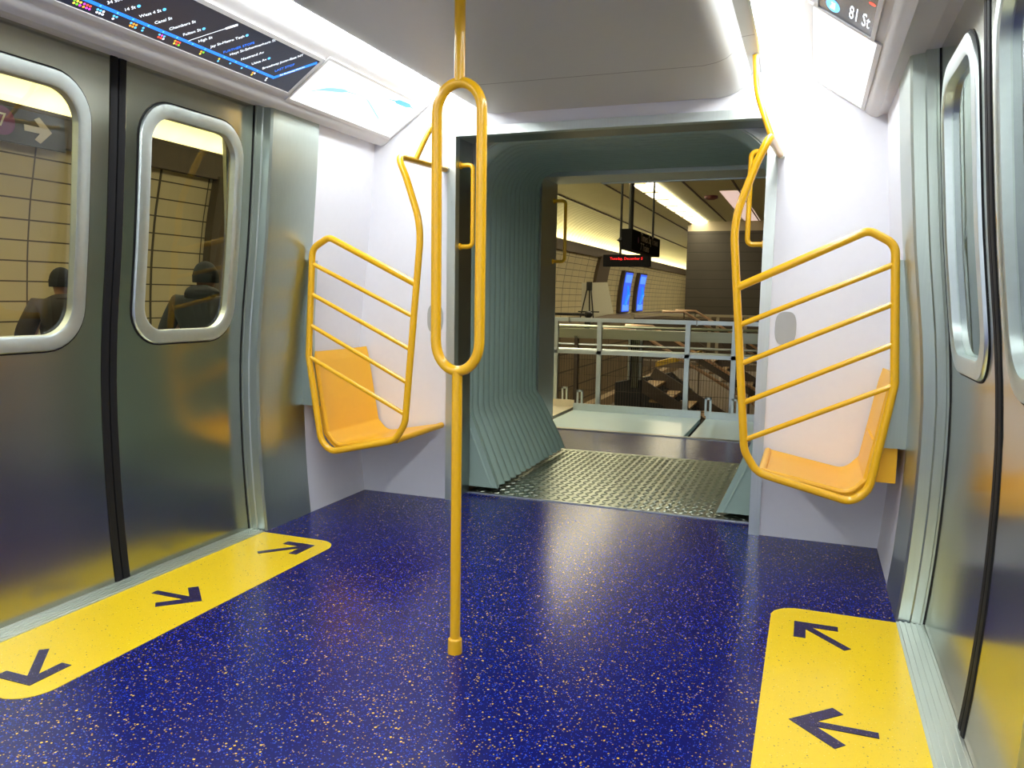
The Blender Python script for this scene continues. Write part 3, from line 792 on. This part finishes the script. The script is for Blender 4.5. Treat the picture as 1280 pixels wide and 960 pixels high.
# car body outer skins
for s in (-1, 1):
    struct('wall_outer', MB().box(s*1.58, s*1.60, 3.1, 4.03, -.05, 2.34), DKSTEEL, smooth=False)
    struct('wall_outer', MB().box(s*1.58, s*1.60, Y0, 1.5, -.05, 2.34), DKSTEEL, smooth=False)
    struct('wall_outer', MB().box(s*1.40, s*1.60, 1.5, 3.1, 2.04, 2.34), DKSTEEL, smooth=False)

# ================================================================== deck panels, guard rail
for i, (x0, x1, m_, lb) in enumerate(((-1.19, .085, DECKM, 'pale blue-white deck panel in the middle beyond the far car floor'), (.135, 1.5, DECKM, 'pale deck panel to the right of the dark joint beyond the far car'), (-3.2, -1.25, DECKC, 'cream deck panel to the left beyond the far portal'))):
    root = thing('deck_panel', ((x0+x1)/2, 7.2, 0), lb, 'deck panel')
    yf = 7.72 if i < 2 else 7.95
    bevel(MB().box(x0, x1, 6.64, yf, -.04, .004).build('plate', m_, root, smooth=False), .003)
    MB().box(x0, x1, yf, yf+.02, 0.0, .075).build('kick_plate', RAILM if i < 2 else DECKC, root, smooth=False)
    for bx in {0: (-1.13,), 1: (-.02+.17, .40), 2: (-1.36,)}[i]:
        b2 = MB().box(bx-.032, bx-.012, yf+.02, yf+.035, .03, .21); b2.box(bx+.012, bx+.032, yf+.02, yf+.035, .03, .21); b2.box(bx-.032, bx+.032, yf+.02, yf+.035, .19, .21)
        b2.build('bracket', RAILM, root, smooth=False)
struct('floor', MB().box(-3.2, 2.5, 6.60, 8.0, -.10, -.045), DARK, smooth=False)
root = thing('guard_rail', (-.5, 8.0, -.3), 'light galvanised guard rail with mid rail right behind the deck panels', 'railing')
MB().box(-3.2, 2.4, 7.98, 8.03, .895, .935).build('top_rail', RAILM, root, smooth=False)
MB().box(-3.2, 2.4, 7.985, 8.025, .560, .598).build('mid_rail', RAILM, root, smooth=False)
for x in (-2.9, -2.2, -1.475, -1.005, -.105, .345, 1.2, 2.0):
    MB().box(x-.024, x+.024, 7.985, 8.025, -.05, .90).build('post', RAILM, root, smooth=False)
for x in (-1.33, -.02): MB().box(x-.006, x+.006, 7.975, 8.035, .885, .94).build('joint_band', DKSTEEL, root, smooth=False)
# wire mesh infill behind it
mesh = MB()
for i in range(100): x = -1.45+i*.028; mesh.box(x-.0016, x+.0016, 8.045, 8.049, -.05, .56)
for z in (.02, .18, .34, .50): mesh.box(-1.47, 1.35, 8.045, 8.049, z-.002, z+.002)
tag(mesh.build('wire_mesh', DKBRN, root, smooth=False), kind='stuff')

# parapet rails further back
root = thing('parapet_rail', (-.5, 12, -.3), 'broad metal parapet band with thin rails beyond the first guard rail', 'railing')
MB().box(-8, 6, 12.0, 12.1, .51, .66).build('band', BANDM, root, smooth=False)
MB().tube([(-8, 12.05, .70), (6, 12.05, .70)], .022, 10).build('top_tube', BANDM, root)
MB().tube([(-8, 12.05, .41), (6, 12.05, .41)], .020, 10).build('thin_rail', RAILM, root)
MB().tube([(-8, 12.05, .32), (6, 12.05, .32)], .014, 10).build('thin_rail', DKBRN, root)
MB().tube([(-8, 11.6, .36), (6, 11.6, .36)], .022, 10).build('front_rail', RAILM, root)
for x in (-6.5, -4.4, -2.4, .9, 3.2, 5.2): MB().box(x-.03, x+.03, 12.0, 12.08, -2.4, .55).build('post', DKBRN, root, smooth=False)
root = thing('fluted_column', (-1.5, 12.2, -2.4), 'paired pale fluted metal mullions on a black base behind the rails', 'column')
for x in (-1.59, -1.41): MB().tube([(x, 12.2, -.12), (x, 12.2, .62)], .024, 12).build('side_mullion', RAILM, root)
for x in (-1.545, -1.515, -1.485, -1.455): MB().tube([(x, 12.22, -.25), (x, 12.22, .62)], .010, 8).build('flute', BANDM, root)
MB().box(-1.60, -1.40, 12.24, 12.34, -2.4, .66).build('black_base', BLKPAINT, root, smooth=False)

# ================================================================== station
# west wall: tiled, leaning in towards the top
wz = [(-.3, -8.0), (.3, -8.02), (1.0, -8.0), (1.6, -7.95), (2.2, -7.86), (2.9, -7.70)]
def wallx(z): return interp(wz, z)
SY0, SY1 = -8, 62
zs = [-.3+3.2*i/16 for i in range(17)]
struct('wall_station_left', MB().sheet([[(wallx(z), SY0, z), (wallx(z), SY1, z)] for z in zs], th=(-.1, 0, 0)), TILE)
struct('trim_13', MB().box(-8.1, -7.62, SY0, SY1, 2.87, 3.205).box(-8.1, -7.60, SY0, SY1, 2.855, 2.885), CORN, smooth=False)
# vault with ribs
va = [(-7.95, 3.21), (-7.90, 3.36), (-7.75, 3.60), (-7.45, 3.86), (-7.0, 4.12), (-6.4, 4.32), (-5.6, 4.45), (-4.9, 4.50), (-4.22, 4.52)]
rows = []; ny = 1000
for j in range(ny+1):
    y = SY0+(SY1-SY0)*j/ny; rp = .028*abs(sin(pi*y/.42))
    rows.append([(x+rp*.6, y, z-rp*.8) for x, z in va])
struct('ceiling_vault', MB().sheet(rows), VAULT, angle=70)
for (x, z) in ((-6.47, 4.28), (-4.9, 4.48)):
    struct('trim_14', MB().tube([(x, SY0, z), (x, SY1, z)], .03, 6), DKBRN)
cov = thing('cove_light', (-7.7, 20, 3.3), 'warm hidden cove light washing up the ribbed vault above the cornice', 'light')
MB().box(-7.72, -7.66, SY0, SY1, 3.21, 3.235).build('lamp', COLE, cov, smooth=False)
MB().box(-7.64, -7.61, SY0, SY1, 3.207, 3.25).build('lip', CORN, cov, smooth=False)
# flat ceiling
struct('ceiling_station', MB().box(-4.2, 14, SY0, SY1, 4.56, 4.66), VAULT, smooth=False)
for x in (-2.7, -1.3, .1, 1.5, 2.9): struct('trim_15', MB().box(x-.03, x+.03, 9, SY1, 4.54, 4.56), DKBRN, smooth=False)
# main row of lamps
root = thing('ceiling_lamp_row', (-3.85, 20, 4.5), 'long bright row of ceiling lamps crossed by dark baffles', 'ceiling light')
MB().box(-4.14, -3.52, SY0, SY1-2, 4.50, 4.555).build('lens', CLAMP, root, smooth=False)
MB().box(-4.18, -4.14, SY0, SY1-2, 4.46, 4.56).build('side_channel', BEIGE, root, smooth=False)
for k in range(22):
    y = -6+k*1.95; MB().box(-4.14, -3.66, y, y+.22, 4.44, 4.50).build('baffle', BEIGE, root, smooth=False)
# recessed slot
MB_ = MB().box(-1.9, -1.25, 26.3, 36.3, 4.545, 4.558)
tag(MB_.build('slot_light', PINKP, smooth=False), 'pinkish lit ceiling slot right of the lamp row, behind the barrier', 'ceiling light')
o = MB().tube([(-2.3, 27.5, 4.56), (-2.3, 27.5, 4.48), (-2.3, 27.5, 4.44)], [.22, .22, .12], 14).build('smoke_detector', plain('detector_red', (.15, .03, .03), .5)); tag(o, 'small dark red disc detector on the station ceiling', 'detector')
# pilasters
for (y0, y1, lb) in ((10.05, 10.68, 'dark brown wall rib seen through the left door window'), (33.7, 35.7, 'dark brown wall rib left of the blue lit posters')):
    rows = [[(wallx(z)+.14, y0, z), (wallx(z)+.14, y1, z)] for z in zs]
    o = MB().sheet(rows, th=(-.14, 0, 0)).build('wall_rib', CORN); tag(o, lb, 'pilaster')
# lit posters on the wall
for (y0, y1, lb) in ((39.0, 40.6, 'left one of the two tall blue lit posters on the tiled wall'), (42.6, 44.2, 'right one of the two tall blue lit posters on the tiled wall')):
    root = thing('lit_poster', (-7.8, y0, .5), lb, 'poster')
    zz = [.45+1.95*i/8 for i in range(9)]
    X = lambda z: wallx(z)+.20
    MB().sheet([[(X(z)-.02, y0-.35, z), (X(z)-.02, y1+.12, z)] for z in [.4]+zz+[2.48]], th=(-.17, 0, 0)).build('case', DKBRN, root)
    MB().sheet([[(X(z), y0, z), (X(z), y1, z)] for z in zz], th=(-.02, 0, 0)).build('face', S_POST, root)
    MB().sheet([[(X(z)+.01, y0+.1, z), (X(z)+.01, y1-.1, z)] for z in (.5, .8)], th=(-.01, 0, 0)).build('light_patch', S_POSTL, root)
    MB().sheet([[(X(z)+.01, y0+.1, z), (X(z)+.01, y1-.1, z)] for z in (1.9, 2.3)], th=(-.01, 0, 0)).build('light_patch', S_POSTL, root)
    MB().tube([(X(1.2)+.02, y0+.5, .8), (X(1.5)+.02, y0+1.1, 1.3), (X(1.7)+.02, y0+.8, 1.75)], [.06, .10, .05], 6).build('dark_figure', S_DBLUE, root)
# sign with arrow on the cornice, through the left window
root = thing('wall_sign', (-7.58, 7.0, 3.0), 'blue-grey wall sign with white arrow, seen through the far left window', 'sign')
XS = -7.585
MB().box(XS-.03, XS, 5.6, 7.36, 2.80, 3.19).build('sign_board', plain('sign_slate', (.055, .065, .10), .45), root, smooth=False)
mb = MB(); MB_a = [(.0, -.035), (.20, -.035), (.13, -.115), (.20, -.150), (.36, .0), (.20, .150), (.13, .115), (.20, .035), (.0, .035)]
mb.prism(MB_a, (XS+.001, 6.82, 2.995), (0, 1, 0), (0, 0, 1), (1, 0, 0), .006); mb.build('arrow', SIGNTXT, root, smooth=False)
mb = MB().prism([(.16*cos(k*pi/12), .16*sin(k*pi/12)) for k in range(24)], (XS+.001, 6.55, 3.02), (0, 1, 0), (0, 0, 1), (1, 0, 0), .005); mb.build('purple_circle', plain('purple', (.20, .05, .22), .5), root, smooth=False)
mb = MB(); mb.add(*text_mesh('7', .22, (XS+.008, 6.55, 3.02), (0, 1, 0), (0, 0, 1), (1, 0, 0), align='CENTER')); mb.build('numeral', SIGNTXT, root, smooth=False)

# ground levels
struct('floor_station', MB().box(-8.1, -1.62, SY0, 8.05, -.40, -.30), CONC, smooth=False)
struct('floor_station', MB().box(1.62, 4.0, SY0, 8.05, -.40, -.30), CONC, smooth=False)
struct('wall_station_pit', MB().box(-8.1, 4, 8.05, 8.10, -2.5, -.10), CONC, smooth=False)
struct('floor_ledge', MB().box(-8.1, -5.5, 12.4, SY1, .26, .34), CONC, smooth=False)
struct('wall_station_low', MB().box(-5.62, -5.5, 8.1, SY1, -2.5, .27), TILEB, smooth=False)
struct('floor_lower', MB().box(-8.1, 14, 8.1, SY1, -2.6, -2.45), CONC, smooth=False)
o = MB().box(-5.49, -5.2, 20, 60, -2.45, -2.15).build('bench_ledge', plain('tan_ledge', (.38, .27, .15), .7), smooth=False); tag(o, 'tan low ledge running along foot of the lower tiled wall', 'ledge')
# right side beyond windows and far right wall
struct('wall_station_right', MB().box(3.2, 3.3, SY0, 8.05, -.4, 4.6), plain('right_wall', (.10, .11, .09), .6), smooth=False)
struct('wall_station_end', MB().box(-8.1, 14, SY1, SY1+.1, -2.5, 4.7), CONC, smooth=False)
struct('wall_station_far', MB().box(6.0, 6.1, 8.0, SY1, -2.5, 4.7), CONC, smooth=False)
# dark tiled block
struct('wall_block', MB().box(-4.34, 6, 36.4, 36.8, .37, 4.14), TILED, smooth=False)
struct('trim_16', MB().box(-4.34, 6, 36.4, 36.8, 4.14, 4.56), BEIGE, smooth=False)
# balustrade on the level under the block
root = thing('balustrade', (0, 26, -.1), 'far beige balustrade with posts below the dark tiled block', 'railing')
MB().box(-4.6, 5.5, 26, 26.08, .58, .66).build('top_rail', BEIGE, root, smooth=False)
for x in (-4.5, -2.0, -1.75, -.9, .6, 2.1, 3.6): MB().box(x-.05, x+.05, 26, 26.06, -.9, .6).build('post', BEIGE, root, smooth=False)
MB().box(-4.6, 5.5, 26, 26.6, -1.1, -.9).build('slab_edge', CONC, root, smooth=False)
MB().box(-4.5, 5.5, 26.02, 26.05, -.85, .5).build('infill', DKBRN, root, smooth=False)

# stairs descending to the right
def stair(name, y0, y1, x0, z0, dx, dz, nst, label, ystep=False, colr=None):
    root = thing(name, (x0, y0, z0), label, 'stairs')
    run, rise = dx/nst, dz/nst
    for k in range(nst):
        MB().box(x0+run*k, x0+run*(k+1), y0, y1, z0-rise*(k+1)-.03, z0-rise*(k+1)+.01).build('tread', colr or STEPM, root, smooth=False)
    sl = Vector((dx, 0, -dz)); L = sl.length; sl.normalize(); nv = Vector((dz, 0, dx)).normalized()
    MB().frame_box((x0, y0-.06, z0-.10), sl, nv, (0, 1, 0), L, .20, .05).build('stringer', DKBRN, root, smooth=False)
    MB().frame_box((x0, y1, z0-.10), sl, nv, (0, 1, 0), L, .20, .05).build('stringer', DKBRN, root, smooth=False)
    for yy in (y0-.03, y1+.03):
        MB().tube([(x0-.5, yy, z0+.85), (x0, yy, z0+.85), (x0+dx, yy, z0-dz+.85)], .028, 8).build('handrail', BRASS, root)
        for k in range(0, nst+1, 3): MB().tube([(x0+run*k, yy, z0-rise*k), (x0+run*k, yy, z0-rise*k+.85)], .014, 6).build('baluster', DKBRN, root)
    return root
stair('staircase', 13.2, 14.8, -1.75, -.22, 4.2, 2.4, 14, 'nearer staircase descending right, with warm lit handrails beyond the guard rail')
stair('staircase', 18.5, 20.3, -1.7, .0, 4.8, 2.8, 16, 'farther staircase descending right, behind the nearer flight')
o = MB().frame_box((-1.9, 16.2, -.25), Vector((.75, 0, .22)).normalized(), (0, 0, 1), (0, 1, 0), .9, .10, .5).build('yellow_edge', STEPY, smooth=False)
tag(o, 'short yellow ramp edge seen through mesh left of the stairs', 'edge strip')
mb = MB().prism([(-2.6, -2.45), (-2.6, -.55), (-1.5, -.30), (-.2, -1.35), (-.2, -2.45)], (0, 15.6, 0), (1, 0, 0), (0, 0, 1), (0, 1, 0), .2)
tag(mb.build('escalator_truss', BLKPAINT, smooth=False), 'black triangular truss wall under the stairs', 'escalator side')

# easel with board
root = thing('easel', (-5.72, 25, .34), 'black folding easel standing left in the far station', 'easel')
ex, ey, ez = -5.72, 25.0, .34
for dx in (-.24, .0, .24):
    MB().tube([(ex+dx, ey-(.25 if dx else -.10), ez), (ex+dx*.15, ey, ez+1.25)], .022, 8).build('leg', BLKPAINT, root)
MB().box(ex-.09, ex+.09, ey-.03, ey+.03, ez+1.02, ez+1.30).build('head', BLKPAINT, root, smooth=False)
MB().box(ex-.35, ex+.35, ey-.04, ey+.0, ez+.32, ez+.36).build('shelf', BLKPAINT, root, smooth=False)
mb = MB().prism([(ex-.30, ez+.06), (ex+.78, ez+.30), (ex+.55, ez+1.30), (ex-.30, ez+1.27)], (0, ey+.16, 0), (1, 0, 0), (0, 0, 1), (0, 1, 0), .02)
tag(mb.build('white_board', BOARD, smooth=False), 'off-white blank board leaning behind the black easel', 'board')
root = thing('barrier_bar', (-5.0, 20, -.3), 'black horizontal bar with ball end in front of the easel', 'barrier')
MB().tube([(-7.5, 20, .70), (-4.45, 20, .70)], .035, 8).build('bar', BLKPAINT, root)
MB().tube([(-4.49, 20, .70), (-4.45, 20, .70), (-4.38, 20, .70), (-4.31, 20, .70), (-4.27, 20, .70)], [.02, .075, .10, .075, .02], 12).build('ball_end', BLKPAINT, root)
MB().box(-4.46, -4.32, 19.95, 20.05, .34, .62).build('post', BLKPAINT, root, smooth=False)

# hanging LED sign
root = thing('led_sign', (-3.0, 18, 1.85), 'black hanging LED board with red date text', 'sign')
MB().box(-3.52, -2.44, 18, 18.16, 1.855, 2.125).build('housing', SIGNBLK, root, smooth=False)
mb = MB(); mb.add(*text_mesh('Tuesday, December 5', .085, (-2.98, 17.995, 2.035), (1, 0, 0), (0, 0, 1), (0, -1, 0), align='CENTER', ext=.002)); mb.build('red_text', LEDRED, root, smooth=False)
for x in (-3.14,): MB().tube([(x, 18.08, 2.12), (x, 18.08, 4.56)], .028, 8).build('drop_rod', BLKPAINT, root)
MB().tube([(-3.14, 18.08, 2.40), (-3.14, 18.08, 2.46), (-3.14, 18.08, 2.52)], [.03, .075, .03], 8).build('clamp_knob', BLKPAINT, root)
MB().box(-3.22, -3.06, 18.06, 18.10, 2.44, 2.47).build('clamp_bar', BLKPAINT, root, smooth=False)
# directional sign
root = thing('direction_sign', (-2.0, 15.3, 2.0), 'black hanging direction sign with two lines of white text', 'sign')
MB().box(-2.18, -2.0, 14.0, 16.75, 2.0, 2.36).build('housing', SIGNBLK, root, smooth=False)
mb = MB(); mb.add(*text_mesh('Times Sq Town', .22, (-1.997, 14.75, 2.265), (0, 1, 0), (0, 0, 1), (1, 0, 0), ext=.002, sx=1.25)); mb.add(*text_mesh('7 Trains', .20, (-1.997, 14.75, 2.09), (0, 1, 0), (0, 0, 1), (1, 0, 0), ext=.002, sx=1.25)); mb.build('lettering', SIGNTXT, root, smooth=False)
mb = MB().prism([(.06*cos(k*pi/8), .06*sin(k*pi/8)) for k in range(16)], (-1.999, 14.55, 2.2), (0, 1, 0), (0, 0, 1), (1, 0, 0), .003); mb.build('line_bullet', MATS['purple'], root, smooth=False)
MB().tube([(-2.09, 14.3, 2.36), (-2.09, 14.3, 4.56)], .045, 8).build('drop_rod', BLKPAINT, root)
MB().tube([(-2.09, 16.4, 2.36), (-2.09, 16.4, 4.56)], .022, 8).build('drop_rod', BLKPAINT, root)

# ================================================================== people on the station floor
def skin_mesh(name, joints, edges, mat, parent, sub=2, root_i=0):
    me = bpy.data.meshes.new(name); me.from_pydata([Vector(j[0]) for j in joints], edges, []); me.materials.append(mat)
    o = bpy.data.objects.new(name, me); COL.objects.link(o)
    sk = o.modifiers.new('skin', 'SKIN'); sk.use_smooth_shade = True
    if not me.skin_vertices: me.skin_vertices.new()
    for i, j in enumerate(joints):
        r = j[1]; me.skin_vertices[0].data[i].radius = r if isinstance(r, tuple) else (r, r)
        me.skin_vertices[0].data[i].use_root = (i == root_i)
    sb = o.modifiers.new('sub', 'SUBSURF'); sb.levels = sub; sb.render_levels = sub
    if parent: o.parent = parent
    return o
def person(loc, rz, label, jacket, hood=True, arm=True):
    root = thing('person', loc, label, 'person'); root.rotation_euler = (0, 0, rz)
    # facing +y ; metres above the feet
    J = [((0, 0, .95), (.15, .11)), ((0, .0, 1.18), (.14, .10)), ((0, -.01, 1.36), (.17, .11)), ((0, -.01, 1.45), (.06, .06)), ((0, .01, 1.52), (.055, .06)), ((0, .03, 1.60), (.078, .10)), ((0, .03, 1.68), (.07, .085))]
    E = [(0, 1), (1, 2), (2, 3), (3, 4), (4, 5), (5, 6)]
    hands = []
    for sx in (-1, 1):
        b0 = len(J)
        J += [((sx*.19, -.01, 1.40), .06), ((sx*.27, -.03, 1.13), .045), ((sx*.20, .16, 1.0), .036), ((sx*.165, .24, 1.0), (.028, .02)), ((sx*.15, .285, 1.0), (.036, .018))]
        E += [(2, b0), (b0, b0+1), (b0+1, b0+2), (b0+2, b0+3), (b0+3, b0+4)]
        for k in range(4):
            c = len(J); z = 1.03-k*.021
            J += [((sx*.135, .32, z), .010), ((sx*.115, .35, z-.004), .009), ((sx*.09, .355, z-.008), .008)]; E += [(b0+4, c), (c, c+1), (c+1, c+2)]
        c = len(J); J += [((sx*.13, .27, 1.035), .011), ((sx*.105, .30, 1.045), .009)]; E += [(b0+4, c), (c, c+1)]
        l0 = len(J)
        J += [((sx*.10, 0, .86), .095), ((sx*.11, .02, .50), .06), ((sx*.12, -.01, .10), .042), ((sx*.12, .02, .05), (.045, .04)), ((sx*.125, .15, .035), (.045, .03))]
        E += [(0, l0), (l0, l0+1), (l0+1, l0+2), (l0+2, l0+3), (l0+3, l0+4)]
    skin_mesh('body', J, E, SKIN, root)
    # face: nose and ears
    MB().tube([(0, .115, 1.62), (0, .138, 1.585), (0, .115, 1.575)], [.008, .014, .008], 8).build('nose', SKIN, root) if False else None
    # jacket
    Jk = [((0, 0, .86), (.20, .15)), ((0, 0, 1.02), (.19, .145)), ((0, -.01, 1.20), (.19, .14)), ((0, -.02, 1.38), (.20, .14)), ((0, -.02, 1.47), (.15, .115)), ((0, -.02, 1.535), (.085, .09))]
    Ek = [(0, 1), (1, 2), (2, 3), (3, 4), (4, 5)]
    for sx in (-1, 1):
        b0 = len(Jk); Jk += [((sx*.20, -.01, 1.42), .09), ((sx*.32, -.03, 1.15), .082), ((sx*.205, .15, 1.0), .058), ((sx*.175, .215, 1.0), .045)]
        Ek += [(3, b0), (b0, b0+1), (b0+1, b0+2), (b0+2, b0+3)]
    skin_mesh('jacket', Jk, Ek, jacket, root)
    if hood: skin_mesh('hood', [((-.11, .0, 1.50), .045), ((-.085, -.06, 1.495), .062), ((0, -.085, 1.47), .085), ((.085, -.06, 1.495), .062), ((.11, .0, 1.50), .045)], [(0, 1), (1, 2), (2, 3), (3, 4)], jacket, root, root_i=2)
    Jt = [((0, 0, .93), (.15, .12))]; Et = []
    for sx in (-1, 1):
        b0 = len(Jt); Jt += [((sx*.10, 0, .84), .11), ((sx*.11, .02, .50), .075), ((sx*.12, -.01, .09), .065)]; Et += [(0, b0), (b0, b0+1), (b0+1, b0+2)]
    skin_mesh('trousers', Jt, Et, TROU, root)
    # knit hat: lathe cap over the skull
    mb = MB(); rs = []
    for k in range(9):
        a = radians(-12+102*k/8); rs.append([(.094*cos(a)*cos(t_), .025+.112*cos(a)*sin(t_), 1.635+.118*sin(a)) for t_ in [2*pi*q/20 for q in range(20)]])
    mb.rings(rs, close_last=True)
    mb.rings([[(r_*cos(t_)*.094, .025+r_*sin(t_)*.112, z) for t_ in [2*pi*q/20 for q in range(20)]] for r_, z in ((1.0, 1.585), (1.03, 1.59), (1.03, 1.645), (1.0, 1.65))])
    mb.build('knit_hat', HATM, None).parent = root
    return root
person((-3.42, 5.0, -.37), radians(20), 'person in dark hooded jacket and black knit hat, seen from behind through the window', JACK)
person((-4.93, 5.0, -.42), radians(60), 'person in brown-grey jacket cut by frame of the far left window', JACK2, hood=False)

# things that come in sets share a group
GROUPS = dict(light_strip='light strips of the car ceiling', floor_mat='yellow floor panels before the doors', seat_barrier='yellow barriers beside the seats',
              bench='orange wall seats', access_cover='access covers on the end wall', grab_bar='yellow grab bars of the gangway portals', ad_panel='white poster panels above the seats',
              route_screen='display screens above the doors', deck_panel='pale deck panels beyond the car', lit_poster='blue lit posters on the tiled wall', wall_rib='dark ribs of the tiled wall', staircase='stairs beyond the guard rail')
for ob in bpy.data.objects:
    if ob.parent is None and 'label' in ob.keys():
        g = GROUPS.get(ob.name.split('.')[0])
        if g: ob['group'] = g
